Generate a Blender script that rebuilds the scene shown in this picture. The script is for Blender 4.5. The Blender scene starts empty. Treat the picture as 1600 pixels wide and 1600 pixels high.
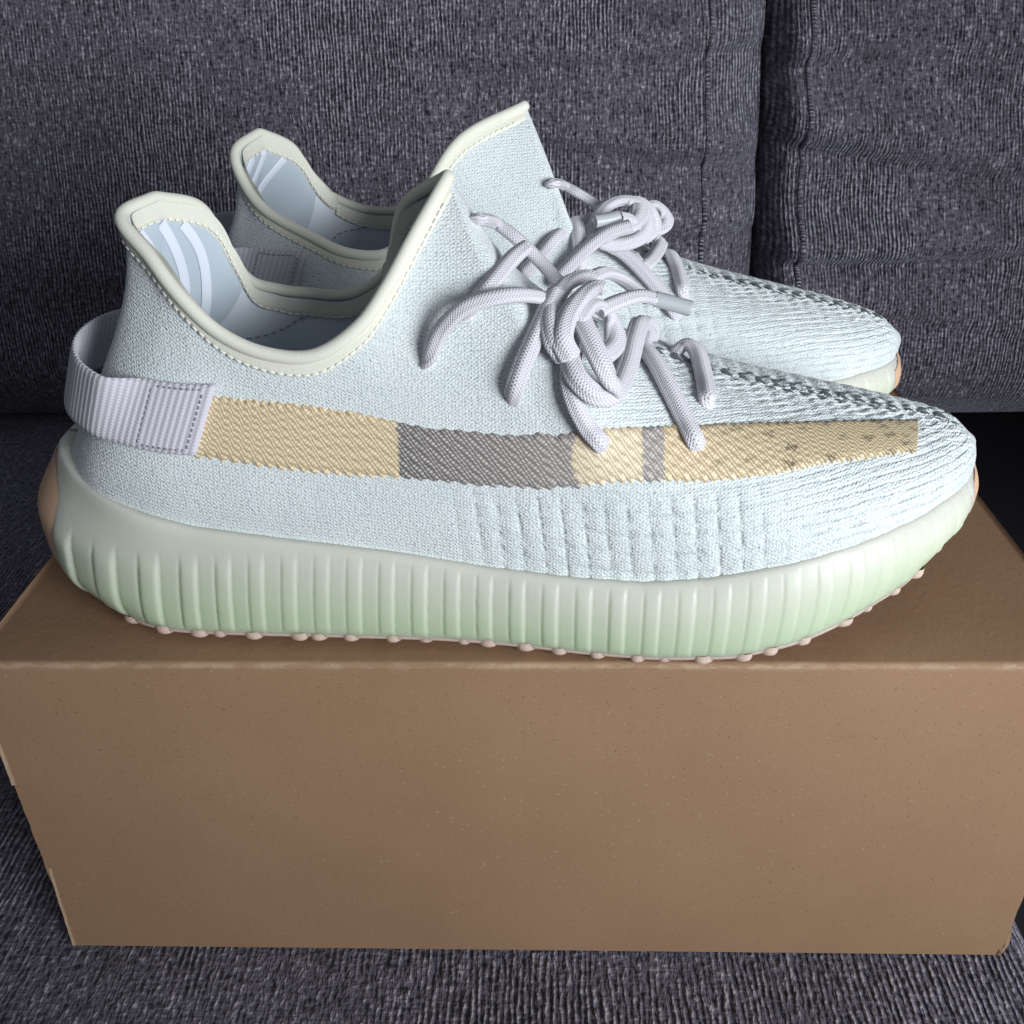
import bpy, bmesh, math, random
import numpy as np
from mathutils import Vector, Matrix

random.seed(7); RNG = np.random.default_rng(7)
scene = bpy.context.scene
COL = scene.collection

# ------------------------------------------------------------------ camera
cam_d = bpy.data.cameras.new('camera'); cam = bpy.data.objects.new('camera', cam_d); COL.objects.link(cam)
def cam_basis(p, y, r):
    cp, sp, cy, sy = math.cos(p), math.sin(p), math.cos(y), math.sin(y)
    F = Vector((sy*cp, cy*cp, -sp)); R = Vector((cy, -sy, 0)); U = R.cross(F)
    cr, sr = math.cos(r), math.sin(r)
    return R*cr+U*sr, U*cr-R*sr, F
cR, cU, cF = cam_basis(0.532858, -0.0373986, -0.0230777)
cam.matrix_world = Matrix(((cR.x, cU.x, -cF.x, 0.0052146), (cR.y, cU.y, -cF.y, -0.248426), (cR.z, cU.z, -cF.z, 0.203901), (0, 0, 0, 1)))
cam_d.sensor_width = 36; cam_d.lens = 1532.42/1600*36; cam_d.clip_start = 0.01; cam_d.clip_end = 50
scene.camera = cam

# ------------------------------------------------------------------ light: one big window to the right, dim room
world = bpy.data.worlds.new('World'); scene.world = world; world.use_nodes = True
bg = world.node_tree.nodes['Background']; bg.inputs[0].default_value = (0.80, 0.88, 1.0, 1); bg.inputs[1].default_value = 0.145
def area(name, loc, target, size, size_y, power, col):
    d = bpy.data.lights.new(name, 'AREA'); d.shape = 'RECTANGLE'; d.size = size; d.size_y = size_y; d.energy = power; d.color = col
    o = bpy.data.objects.new(name, d); COL.objects.link(o); o.location = loc
    o.rotation_euler = (Vector(target)-Vector(loc)).to_track_quat('-Z', 'Y').to_euler()
    return o
win = area('window_light', (0.64, -0.66, 0.27), (0.05, 0.20, 0.15), 0.45, 0.42, 2.85, (0.90, 0.945, 1.0)); win.data.spread = math.radians(75)
scene.view_settings.view_transform = 'Standard'; scene.view_settings.look = 'None'
scene.cycles.max_bounces = 6; scene.cycles.diffuse_bounces = 4; scene.cycles.glossy_bounces = 2; scene.cycles.transmission_bounces = 2
scene.view_settings.exposure = 0.0; scene.view_settings.gamma = 1.0

# ------------------------------------------------------------------ helpers
def tag(o, label=None, cat=None, group=None, kind=None):
    if label: o['label'] = label
    if cat: o['category'] = cat
    if group: o['group'] = group
    if kind: o['kind'] = kind
    return o
def empty(name, loc=(0, 0, 0), rz=0):
    o = bpy.data.objects.new(name, None); COL.objects.link(o); o.location = loc; o.rotation_euler = (0, 0, rz); o.empty_display_size = 0.02
    return o
def mesh_obj(name, verts, faces, mat, parent=None, smooth=True, uv=None, mats=None, fmat=None):
    me = bpy.data.meshes.new(name)
    V = np.asarray(verts, dtype=np.float64).reshape(-1, 3)
    me.from_pydata(V.tolist(), [], faces if isinstance(faces, list) else faces.tolist())
    if uv is not None:
        l = me.uv_layers.new(name='UVMap')
        idx = np.empty(len(me.loops), dtype=np.int32); me.loops.foreach_get('vertex_index', idx)
        l.data.foreach_set('uv', np.asarray(uv, dtype=np.float32)[idx].ravel())
    for m in (mats or [mat]): me.materials.append(m)
    if fmat is not None: me.polygons.foreach_set('material_index', np.asarray(fmat, dtype=np.int32))
    me.polygons.foreach_set('use_smooth', [smooth]*len(me.polygons))
    me.update()
    o = bpy.data.objects.new(name, me); COL.objects.link(o)
    if parent: o.parent = parent
    return o
def child_copy(src, parent, name=None):
    o = bpy.data.objects.new(name or src.name.split('.')[0], src.data); COL.objects.link(o); o.parent = parent
    o.matrix_local = src.matrix_local.copy(); return o
def gfaces(nu, nv, cu=False, cv=False, flip=False):
    i = np.arange(nu if cu else nu-1)[:, None]; j = np.arange(nv if cv else nv-1)[None, :]
    i2 = (i+1) % nu; j2 = (j+1) % nv
    a = i*nv+j; b = i2*nv+j; c = i2*nv+j2; d = i*nv+j2
    q = np.stack([a+0*b, b+0*a, c, d], -1).reshape(-1, 4)
    return q[:, ::-1] if flip else q
def crs(K, t):
    """Catmull-Rom through the keys K (n, d) at parameters t in 0..n-1"""
    K = np.asarray(K, float); K = K[:, None] if K.ndim == 1 else K
    n = len(K); t = np.clip(np.asarray(t, float), 0, n-1); i = np.minimum(t.astype(int), n-2); f = (t-i)[..., None]
    E = np.concatenate([[2*K[0]-K[1]], K, [2*K[-1]-K[-2]]])
    p0, p1, p2, p3 = E[i], E[i+1], E[i+2], E[i+3]
    return 0.5*((2*p1)+(-p0+p2)*f+(2*p0-5*p1+4*p2-p3)*f**2+(-p0+3*p1-3*p2+p3)*f**3)
def even(P, n, closed=False):
    """resample a polyline to n points spaced evenly along it"""
    P = np.asarray(P, float)
    if closed: P = np.concatenate([P, P[:1]])
    d = np.concatenate([[0], np.cumsum(np.linalg.norm(np.diff(P, axis=0), axis=1))])
    q = np.linspace(0, d[-1], n+1)[:-1] if closed else np.linspace(0, d[-1], n)
    return np.stack([np.interp(q, d, P[:, k]) for k in range(P.shape[1])], -1)
def grid_normals(P, cu=False):
    du = np.gradient(P, axis=0); dv = np.gradient(P, axis=1)
    if cu: du = (np.roll(P, -1, 0)-np.roll(P, 1, 0))
    n = np.cross(du, dv); n /= np.maximum(np.linalg.norm(n, axis=-1, keepdims=True), 1e-12)
    return n
def sstep(a, b, x):
    t = np.clip((x-a)/(b-a), 0, 1); return t*t*(3-2*t)
_NT = RNG.random((64, 64))
def vnoise(x, y):
    x = np.asarray(x, float); y = np.asarray(y, float)
    xi = np.floor(x).astype(int); yi = np.floor(y).astype(int); fx = x-xi; fy = y-yi
    fx = fx*fx*(3-2*fx); fy = fy*fy*(3-2*fy)
    g = lambda a, b: _NT[a % 64, b % 64]
    return (g(xi, yi)*(1-fx)+g(xi+1, yi)*fx)*(1-fy)+(g(xi, yi+1)*(1-fx)+g(xi+1, yi+1)*fx)*fy*1.0
def fbm(x, y, o=3):
    s = 0; a = 0.5
    for k in range(o): s = s+a*(vnoise(x*2**k+k*17.3, y*2**k+k*9.1)-0.5); a *= 0.5
    return s
def sweep(path, rw, rt, side_hint, n=12, closed=False, taper=None, twist=None, sq=1.0):
    """oval tube along a path; rw = half width, rt = half thickness, side_hint = surface normals (thickness direction)"""
    P = np.asarray(path, float); m = len(P)
    if closed: T = np.roll(P, -1, 0)-np.roll(P, 1, 0)
    else: T = np.gradient(P, axis=0)
    T /= np.linalg.norm(T, axis=1, keepdims=True)
    N = np.asarray(side_hint, float); N = N-(N*T).sum(1, keepdims=True)*T; N /= np.maximum(np.linalg.norm(N, axis=1, keepdims=True), 1e-9)
    S = np.cross(T, N)
    a = np.linspace(0, 2*np.pi, n, endpoint=False)
    ca = np.sign(np.cos(a))*np.abs(np.cos(a))**sq; sa = np.sign(np.sin(a))*np.abs(np.sin(a))**sq
    tp = np.ones(m) if taper is None else taper
    V = P[:, None]+tp[:, None, None]*(rw*ca[None, :, None]*S[:, None]+rt*sa[None, :, None]*N[:, None])
    arc = np.concatenate([[0], np.cumsum(np.linalg.norm(np.diff(P, axis=0), axis=1))])
    uv = np.stack([np.repeat(arc[:, None], n, 1), np.repeat((a/(2*np.pi)*2*(rw+rt)*1.6)[None], m, 0)], -1).reshape(-1, 2)
    F = gfaces(m, n, cu=closed, cv=True, flip=True).tolist()
    V = V.reshape(-1, 3)
    if not closed:
        F.append(list(range(n))); F.append(list(range((m-1)*n, m*n))[::-1])
    return V, F, uv

# ------------------------------------------------------------------ materials
def new_mat(name, base=(0.8, 0.8, 0.8), rough=0.7, spec=0.3, sss=0.0, sss_r=(1, 1, 1), sss_s=0.01, sheen=0.0):
    m = bpy.data.materials.new(name); m.use_nodes = True; nt = m.node_tree; b = nt.nodes['Principled BSDF']
    b.inputs['Base Color'].default_value = (*base, 1); b.inputs['Roughness'].default_value = rough
    b.inputs['Specular IOR Level'].default_value = spec
    if sss: b.inputs['Subsurface Weight'].default_value = sss; b.inputs['Subsurface Radius'].default_value = sss_r; b.inputs['Subsurface Scale'].default_value = sss_s
    if sheen: b.inputs['Sheen Weight'].default_value = sheen; b.inputs['Sheen Roughness'].default_value = 0.5
    return m, nt, b
class G:
    """tiny node-graph writer"""
    def __init__(s, nt): s.nt = nt; s.N = nt.nodes; s.L = nt.links
    def set(s, sock, v):
        if isinstance(v, bpy.types.NodeSocket): s.L.new(v, sock)
        elif isinstance(v, (tuple, list)): sock.default_value = tuple(v) if len(v) == len(sock.default_value) else (*v, 1)
        else: sock.default_value = v
    def math(s, op, a, b=0.0, c=0.0, clamp=False):
        n = s.N.new('ShaderNodeMath'); n.operation = op; n.use_clamp = clamp
        for k, v in enumerate((a, b, c)): s.set(n.inputs[k], v)
        return n.outputs[0]
    def uv(s): return s.N.new('ShaderNodeTexCoord').outputs['UV']
    def obj(s): return s.N.new('ShaderNodeTexCoord').outputs['Object']
    def sep(s, v):
        n = s.N.new('ShaderNodeSeparateXYZ'); s.set(n.inputs[0], v); return n.outputs[0], n.outputs[1], n.outputs[2]
    def comb(s, x, y, z=0.0):
        n = s.N.new('ShaderNodeCombineXYZ')
        for k, v in enumerate((x, y, z)): s.set(n.inputs[k], v)
        return n.outputs[0]
    def mapv(s, v, scale=(1, 1, 1), rot=(0, 0, 0), loc=(0, 0, 0)):
        n = s.N.new('ShaderNodeMapping'); s.set(n.inputs[0], v); n.inputs['Scale'].default_value = scale; n.inputs['Rotation'].default_value = rot; n.inputs['Location'].default_value = loc
        return n.outputs[0]
    def noise(s, v, scale, detail=2, rough=0.5, dist=0.0):
        n = s.N.new('ShaderNodeTexNoise'); s.set(n.inputs['Vector'], v); n.inputs['Scale'].default_value = scale; n.inputs['Detail'].default_value = detail; n.inputs['Roughness'].default_value = rough; n.inputs['Distortion'].default_value = dist
        return n.outputs[0]
    def voro(s, v, scale, feat='F1', rnd=1.0):
        n = s.N.new('ShaderNodeTexVoronoi'); s.set(n.inputs['Vector'], v); n.feature = feat; n.inputs['Scale'].default_value = scale; n.inputs['Randomness'].default_value = rnd
        return n.outputs['Distance'], (n.outputs['Color'] if 'Color' in n.outputs else None)
    def ramp(s, f, stops, interp='LINEAR'):
        n = s.N.new('ShaderNodeValToRGB'); s.set(n.inputs[0], f); cr = n.color_ramp; cr.interpolation = interp
        while len(cr.elements) < len(stops): cr.elements.new(0.5)
        for e, (p, c) in zip(cr.elements, stops): e.position = p; e.color = (*c, 1) if len(c) == 3 else c
        return n.outputs[0]
    def mix(s, f, a, b, mode='MIX'):
        n = s.N.new('ShaderNodeMix'); n.data_type = 'RGBA'; n.blend_type = mode; s.set(n.inputs[0], f); s.set(n.inputs[6], a); s.set(n.inputs[7], b); return n.outputs[2]
    def maprange(s, v, a, b, c=0.0, d=1.0):
        n = s.N.new('ShaderNodeMapRange'); s.set(n.inputs[0], v)
        for k, x in enumerate((a, b, c, d)): n.inputs[k+1].default_value = x
        return n.outputs[0]
    def bump(s, h, strength, dist, normal=None):
        n = s.N.new('ShaderNodeBump'); s.set(n.inputs['Height'], h); n.inputs['Strength'].default_value = strength; n.inputs['Distance'].default_value = dist
        if normal is not None: s.set(n.inputs['Normal'], normal)
        return n.outputs[0]

def mat_knit():
    m, nt, b = new_mat('primeknit', rough=0.85, spec=0.15, sheen=0.25); g = G(nt); uv = g.uv()
    jit = g.noise(uv, 350, 1); x, y, z = g.sep(uv)
    w = g.comb(g.math('ADD', x, g.math('MULTIPLY', jit, 0.0012)), g.math('ADD', y, g.math('MULTIPLY', jit, 0.0010)))
    d, c = g.voro(g.mapv(w, (1.0, 1.25, 1)), 1000, rnd=0.5)
    fine = g.noise(uv, 2600, 2)
    h = g.math('ADD', g.math('MULTIPLY', g.math('SUBTRACT', 1.0, d), 0.8), g.math('MULTIPLY', fine, 0.5))
    kx = g.math('SINE', g.math('MULTIPLY', x, 2*math.pi/0.0017)); row = g.math('SINE', g.math('MULTIPLY', g.math('ADD', y, g.math('ADD', g.math('MULTIPLY', kx, 0.00022), g.math('MULTIPLY', jit, 0.0008))), 2*math.pi/0.00125))
    h = g.math('ADD', h, g.math('MULTIPLY', row, 0.22))
    hole = g.maprange(d, 0.55, 0.72)
    rare = g.maprange(g.noise(uv, 900, 1), 0.58, 0.72)
    big = g.noise(uv, 45, 3)
    base = g.ramp(big, [(0.3, (0.70, 0.755, 0.752)), (0.7, (0.755, 0.80, 0.790))])
    col = g.mix(g.math('MULTIPLY', hole, g.math('MULTIPLY_ADD', rare, 0.75, 0.30)), base, (0.30, 0.37, 0.38))
    at = g.N.new('ShaderNodeAttribute'); at.attribute_name = 'gap'
    col = g.mix(at.outputs['Fac'], col, (0.20, 0.25, 0.255))
    g.set(b.inputs['Base Color'], col)
    g.set(b.inputs['Normal'], g.bump(h, 0.8, 0.00045))
    return m
def mat_stripe():
    m, nt, b = new_mat('stripe_mesh', rough=0.5, spec=0.35); g = G(nt); uv = g.uv(); x, y, z = g.sep(uv)
    # twill weave: little light floats running down to the right over a see-through ground
    jit = g.math('MULTIPLY', g.noise(uv, 200, 1), 0.0006)
    xs = g.math('ADD', x, jit); P, Q = 0.0017, 0.00108
    row = g.math('FLOOR', g.math('DIVIDE', g.math('ADD', y, jit), Q))
    off = g.math('MULTIPLY', g.math('MODULO', row, 2.0), P*0.5)
    fy = g.math('FRACT', g.math('DIVIDE', g.math('ADD', y, jit), Q))
    fx = g.math('FRACT', g.math('DIVIDE', g.math('ADD', g.math('ADD', xs, off), g.math('MULTIPLY', fy, P*0.38)), P))
    ex = g.math('ABSOLUTE', g.math('SUBTRACT', fx, 0.5)); ey = g.math('ABSOLUTE', g.math('SUBTRACT', fy, 0.5))
    e = g.math('ADD', g.math('MULTIPLY', ex, ex), g.math('MULTIPLY', g.math('MULTIPLY', ey, ey), 0.42))
    flo = g.maprange(e, 0.085, 0.022)
    flo = g.math('MULTIPLY', flo, g.maprange(g.noise(uv, 700, 1), 0.3, 0.55, 0.35, 1.0))
    # zones along the stripe
    yc = g.math('SUBTRACT', y, 0.0105)
    n = g.math('ADD', g.math('MULTIPLY', g.math('SUBTRACT', g.noise(uv, 500, 2), 0.5), 0.0030), g.math('MULTIPLY', g.math('MULTIPLY', yc, yc), g.math('MULTIPLY', g.math('MULTIPLY', g.maprange(x, 0.004, 0.012), g.maprange(x, 0.028, 0.022)), -40.0)))
    X = g.math('ADD', x, n)
    def band(a, bb): return g.math('MULTIPLY', g.maprange(X, a-0.0004, a+0.0004), g.maprange(X, bb+0.0004, bb-0.0004))
    grey1 = band(STR_G[0], STR_G[1]); grey2 = band(STR_G[2], STR_G[3])
    grey = g.math('ADD', grey1, grey2, clamp=True)
    lite = g.maprange(x, STR_G[0], STR_G[1], 0.0, 1.0)
    gg = g.mix(lite, (0.185, 0.17, 0.16), (0.36, 0.325, 0.30))
    late = g.maprange(x, STR_G[3], STR_G[3]+0.04)
    peach = g.mix(late, (0.70, 0.545, 0.335), (0.58, 0.455, 0.27))
    dd, dc = g.voro(g.mapv(uv, (0.75, 1.2, 1)), 190, rnd=0.75)
    spots = g.math('MULTIPLY', late, g.math('MULTIPLY', g.maprange(dd, 0.44, 0.20), g.maprange(g.noise(uv, 90, 1), 0.22, 0.36)))
    peach = g.mix(g.math('MULTIPLY', spots, 0.75), peach, (0.13, 0.10, 0.065))
    blob = g.math('MULTIPLY', g.maprange(x, STR_G[1]-0.001, STR_G[1]+0.002), g.maprange(x, STR_G[2]+0.001, STR_G[2]-0.002))
    peach = g.mix(g.math('MULTIPLY', blob, 0.6), peach, (0.84, 0.72, 0.54))
    ground = g.mix(grey, peach, gg)
    fl = g.mix(grey, (0.88, 0.77, 0.56), (0.62, 0.575, 0.53))
    fl = g.mix(g.math('MULTIPLY', spots, 0.5), fl, (0.4, 0.32, 0.2))
    gnd = g.mix(g.maprange(e, 0.10, 0.16, 0.0, 0.55), ground, g.mix(0.6, ground, (0.03, 0.025, 0.02)))
    g.set(b.inputs['Base Color'], g.mix(flo, gnd, fl))
    g.set(b.inputs['Normal'], g.bump(g.math('SUBTRACT', 0.2, e), 0.35, 0.0008))
    return m
def mat_rubber(name, c_top, c_low, sss=0.35):
    m, nt, b = new_mat(name, rough=0.42, spec=0.4, sss=sss, sss_r=(0.8, 1.0, 0.7), sss_s=0.012); g = G(nt)
    uv = g.uv(); x, y, z = g.sep(uv)
    f = g.math('ADD', y, g.math('MULTIPLY', g.math('SUBTRACT', g.noise(uv, 30, 2), 0.5), 0.25))
    col = g.ramp(f, [(0.1, c_low), (0.75, c_top)])
    g.set(b.inputs['Base Color'], col)
    g.set(b.inputs['Roughness'], g.maprange(g.noise(g.obj(), 300, 3), 0.3, 0.7, 0.36, 0.52))
    g.set(b.inputs['Normal'], g.bump(g.noise(g.obj(), 900, 2), 0.12, 0.0004))
    return m
def mat_webbing(name, base, pitch, sss=False):
    m, nt, b = new_mat(name, rough=0.8, spec=0.2, sheen=0.3); g = G(nt); uv = g.uv(); x, y, z = g.sep(uv)
    row = g.math('SINE', g.math('MULTIPLY', x, 2*math.pi/pitch))
    yy = g.math('SINE', g.math('ADD', g.math('MULTIPLY', y, 2*math.pi/(pitch*0.55)), g.math('MULTIPLY', g.math('FLOOR', g.math('DIVIDE', x, pitch)), 3.1)))
    nz = g.noise(uv, 1500, 2)
    h = g.math('ADD', g.math('MULTIPLY', row, 0.6), g.math('ADD', g.math('MULTIPLY', yy, 0.25), g.math('MULTIPLY', nz, 0.5)))
    col = g.mix(g.maprange(h, -0.6, 0.5), tuple(c*0.80 for c in base), base)
    g.set(b.inputs['Base Color'], col); g.set(b.inputs['Normal'], g.bump(h, 0.4, 0.0005))
    return m
def mat_lace():
    m, nt, b = new_mat('lace_braid', rough=0.75, spec=0.2, sheen=0.3); g = G(nt); uv = g.uv(); x, y, z = g.sep(uv)
    P = 0.00095
    a1 = g.math('SINE', g.math('MULTIPLY', g.math('ADD', x, g.math('MULTIPLY', y, 0.8)), 2*math.pi/P))
    a2 = g.math('SINE', g.math('MULTIPLY', g.math('SUBTRACT', x, g.math('MULTIPLY', y, 0.8)), 2*math.pi/P))
    h = g.math('ADD', g.math('MAXIMUM', a1, a2), g.math('MULTIPLY', g.noise(uv, 1800, 1), 0.7))
    col = g.mix(g.maprange(h, -0.5, 1.0), (0.54, 0.52, 0.56), (0.76, 0.735, 0.78))
    g.set(b.inputs['Base Color'], col); g.set(b.inputs['Normal'], g.bump(h, 0.5, 0.00034))
    return m
def mat_plain(name, base, rough=0.7, spec=0.25, bumpscale=1200, bumpamt=0.25, var=0.08, sheen=0.0):
    m, nt, b = new_mat(name, rough=rough, spec=spec, sheen=sheen); g = G(nt); o = g.obj()
    n = g.noise(o, 60, 3)
    g.set(b.inputs['Base Color'], g.mix(n, tuple(c*(1-var) for c in base), tuple(min(1, c*(1+var)) for c in base)))
    g.set(b.inputs['Normal'], g.bump(g.noise(o, bumpscale, 2), bumpamt, 0.0005))
    return m
def mat_card():
    m, nt, b = new_mat('kraft_card', rough=0.72, spec=0.25); g = G(nt); o = g.obj()
    fib = g.noise(g.mapv(o, (1, 1, 3.0)), 420, 4, 0.6); cloud = g.noise(o, 14, 4, 0.6)
    flut = g.noise(g.mapv(o, (1.0, 1.0, 0.06)), 260, 1)
    col = g.ramp(g.math('ADD', g.math('MULTIPLY', cloud, 0.7), g.math('MULTIPLY', fib, 0.3)), [(0.3, (0.290, 0.172, 0.098)), (0.7, (0.335, 0.205, 0.120))])
    speck = g.maprange(g.noise(o, 1100, 1), 0.70, 0.76); speck2 = g.maprange(g.noise(g.mapv(o, (1, 1, 1), loc=(3, 5, 1)), 850, 1), 0.71, 0.77)
    col = g.mix(g.math('MULTIPLY', speck, 0.7), col, (0.16, 0.085, 0.045)); col = g.mix(g.math('MULTIPLY', speck2, 0.6), col, (0.48, 0.36, 0.25))
    x, y, z = g.sep(o)
    near_edge = g.math('MULTIPLY', g.maprange(z, BH-0.0030, BH-0.0014), g.maprange(y, -BD/2+0.0016, -BD/2+0.0006))
    worn = g.math('MULTIPLY', near_edge, g.maprange(g.noise(g.mapv(o, (1, 3, 3)), 120, 4, 0.7), 0.42, 0.62, 0.1, 0.8))
    col = g.mix(worn, col, (0.46, 0.33, 0.22))
    g.set(b.inputs['Base Color'], col)
    g.set(b.inputs['Normal'], g.bump(g.math('ADD', fib, g.math('MULTIPLY', flut, 0.5)), 0.18, 0.0006))
    return m
def mat_sofa():
    m, nt, b = new_mat('chenille', rough=0.9, spec=0.12, sheen=0.35); g = G(nt); uv = g.uv(); x, y, z = g.sep(uv)
    b.inputs['Sheen Tint'].default_value = (0.75, 0.75, 0.9, 1)
    wob = g.math('MULTIPLY', g.math('SUBTRACT', g.noise(g.mapv(uv, (1, 0.35, 1)), 60, 2), 0.5), 0.006)
    X = g.math('ADD', x, wob); P = 0.0027
    cord = g.math('SINE', g.math('MULTIPLY', X, 2*math.pi/P))
    slub = g.noise(g.mapv(uv, (1.0, 0.16, 1)), 430, 2, 0.6); tuft = g.noise(g.mapv(uv, (1, 0.42, 1)), 640, 1, 0.65); weft = g.noise(g.mapv(uv, (0.35, 1.0, 1)), 520, 1, 0.6)
    zone = g.maprange(g.noise(uv, 9, 1), 0.40, 0.60, 0.1, 1.0)
    h = g.math('ADD', g.math('MULTIPLY', g.math('MULTIPLY', cord, zone), 0.32), g.math('ADD', g.math('MULTIPLY', slub, 1.25), g.math('ADD', g.math('MULTIPLY', tuft, 1.35), g.math('MULTIPLY', weft, 0.8))))
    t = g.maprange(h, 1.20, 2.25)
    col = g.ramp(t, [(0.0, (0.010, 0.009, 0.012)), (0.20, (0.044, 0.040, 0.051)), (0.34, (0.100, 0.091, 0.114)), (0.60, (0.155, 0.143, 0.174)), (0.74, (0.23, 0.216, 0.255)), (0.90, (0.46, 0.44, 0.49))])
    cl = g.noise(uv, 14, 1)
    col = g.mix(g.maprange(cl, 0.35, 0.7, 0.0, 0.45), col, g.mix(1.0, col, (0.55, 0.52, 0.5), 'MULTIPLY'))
    g.set(b.inputs['Base Color'], col)
    g.set(b.inputs['Normal'], g.bump(h, 0.9, 0.0014))
    return m

BW, BH, BD = 0.37, 0.1459, 0.275
STR_G = (-0.0385, 0.0135, 0.0345, 0.041)
M_KNIT = mat_knit(); M_STRIPE = mat_stripe()
M_SOLE = mat_rubber('midsole_tpu', (0.64, 0.65, 0.55), (0.525, 0.645, 0.425), 0.7)
M_OUT = mat_rubber('outsole_gum', (0.76, 0.56, 0.41), (0.76, 0.57, 0.43), 0.7)
M_HEEL = mat_rubber('heel_gum', (0.74, 0.45, 0.27), (0.74, 0.47, 0.30), 0.5)
M_PIPE = mat_plain('collar_piping', (0.75, 0.735, 0.625), 0.8, 0.15, 2200, 0.3, 0.05, 0.3)
M_THREAD = mat_plain('cream_thread', (0.86, 0.85, 0.76), 0.7, 0.2, 3000, 0.3)
M_LIN = mat_plain('lining', (0.72, 0.77, 0.83), 0.75, 0.2, 2500, 0.15, 0.04)
M_LIN2 = mat_plain('lining_heel', (0.50, 0.565, 0.62), 0.55, 0.3, 2500, 0.1, 0.03)
M_WHITE = mat_plain('white_print', (0.76, 0.80, 0.88), 0.5, 0.3, 2500, 0.08, 0.02)
M_DKTHREAD = mat_plain('grey_thread', (0.25, 0.29, 0.35), 0.7, 0.2, 3000, 0.3)
M_WEB = mat_webbing('tab_webbing', (0.70, 0.675, 0.74), 0.0021)
M_WEBTH = mat_plain('tab_thread', (0.38, 0.37, 0.42), 0.7, 0.2, 3000, 0.3)
M_LACE = mat_lace()
M_AGLET = mat_plain('aglet_plastic', (0.46, 0.48, 0.50), 0.35, 0.5, 800, 0.03, 0.02)
M_SEAM = mat_plain('seam_yarn', (0.15, 0.18, 0.18), 0.85, 0.15, 2600, 0.6, 0.25)
M_CARD = mat_card(); M_CARDEDGE = mat_plain('card_edge', (0.50, 0.36, 0.24), 0.85, 0.1, 900, 0.6, 0.2)
M_SOFA = mat_sofa(); M_DECK = mat_plain('deck_cloth', (0.045, 0.042, 0.05), 0.95, 0.05, 900, 0.4, 0.1)

# ------------------------------------------------------------------ sofa
SEAT_Z = -0.1465
def cushion_back(name, x0, x1, label, seed, wr_side, yb=0.455):
    NX, NZ = 380, 300
    u = np.linspace(0, 1, NX)[:, None]; v = np.linspace(0, 1, NZ)[None, :]
    X = x0+(x1-x0)*u+0*v; z0, z1 = (-0.1445 if wr_side > 0 else -0.158), 0.52
    Z = z0+(z1-z0)*v+0*u
    # boxy pillow: rounded towards its sides and its foot
    eu = np.minimum(u, 1-u)*(x1-x0); ev = v*(z1-z0)
    rs = 1-(np.clip(1-eu/0.095, 0, 1)**2.3*0.8 if wr_side > 0 else np.clip(1-eu/0.022, 0, 1)**2.4*0.7); rb = 1-np.clip(1-ev/0.07, 0, 1)**2.4
    Y = yb+0.20*v-0.02*np.sin(np.pi*np.clip(v*1.1, 0, 1))+0.075*(1-rs)+0.055*(1-rb)
    d = 0.022*fbm(X*5+seed, Z*6+seed*2, 3)
    # folds pulled in from the side seam
    du = (u*(x1-x0)) if wr_side < 0 else ((1-u)*(x1-x0))
    fade = np.exp(-du/0.28)*(0.35+0.65*sstep(0.0, 0.02, du))
    sag = 0.05*du
    amp_k = 1.7 if wr_side > 0 else 2.0
    for zc, amp, w in ((0.31, 0.010, 0.022), (0.215, 0.010, 0.022), (0.118, 0.012, 0.020), (0.058, 0.013, 0.022), (-0.008, 0.012, 0.018), (-0.060, 0.009, 0.016)):
        wave = zc+0.010*np.sin(du*11+zc*60+seed)-(sag*1.2 if wr_side < 0 else -sag*0.9)+0.006*fbm(du*30, 0*du+zc*90, 2)
        reach = fade*sstep(0.45, 0.0, du+0.12*np.sin(zc*77+seed))
        q = (Z-wave)/w
        d = d+amp_k*(amp*reach*np.exp(-(q-0.9)**2)-0.45*amp*reach*np.exp(-(q/0.30)**2))
    d = d+0.0012*fbm(X*60, Z*60, 2)
    Yf = Y-d
    if wr_side > 0: X = X+0.006*fbm(Z*14+u*0, Z*0+3.3, 2)*np.exp(-eu/0.03)
    P = np.stack([X, Yf, Z], -1)
    uv = np.stack([X+0*v, np.cumsum(np.concatenate([[[0]]*1, np.ones((1, NZ-1))*(z1-z0)/(NZ-1)], 1) if False else np.full((1, NZ), (z1-z0)/(NZ-1)), 1)*1.0+0*u], -1).reshape(-1, 2)
    e = empty(name, ((x0+x1)/2, yb, z0)); loc = np.array(e.location)
    tag(e, label, 'cushion', 'back cushions of the sofa')
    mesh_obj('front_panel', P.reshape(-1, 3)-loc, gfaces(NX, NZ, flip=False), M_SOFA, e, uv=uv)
    # sides, top and back of the pillow
    ring = np.concatenate([P[0], P[:, -1], P[::-1][:, :][:, -1][:0], P[-1][::-1], P[::-1, 0]])
    bk = ring.copy(); bk[:, 1] = np.maximum(bk[:, 1]+0.12, 0.70)
    V = np.concatenate([ring, bk])-loc; n = len(ring)
    F = [[i, i+n, (i+1) % n+n, (i+1) % n] for i in range(n)]
    uvr = np.stack([np.tile(np.arange(n)*0.002, 2), np.repeat([0, 0.2], n)], -1)
    mesh_obj('gusset', V, F, M_SOFA, e, uv=uvr)
    # piped seam running down the side edge
    uu = int((0.030 if wr_side < 0 else 1-0.040)*(NX-1))
    N = grid_normals(P); line = P[uu]-N[uu]*0.0
    nn = N[uu]*np.sign(-N[uu][:, 1:2])
    vv, ff, u2 = sweep(line+nn*0.0006-loc, 0.0022, 0.0016, nn, 8)
    mesh_obj('seam_welt', vv, ff, M_SOFA, e, uv=u2)
    return e
cushion_back('sofa_back_cushion', -0.95, 0.172, 'wide charcoal sofa back cushion behind the heels of both sneakers', 1.3, 1)
cushion_back('sofa_back_cushion', 0.174, 1.05, 'charcoal sofa back cushion behind the toe ends, with horizontal folds', 5.1, -1, 0.475)

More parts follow.
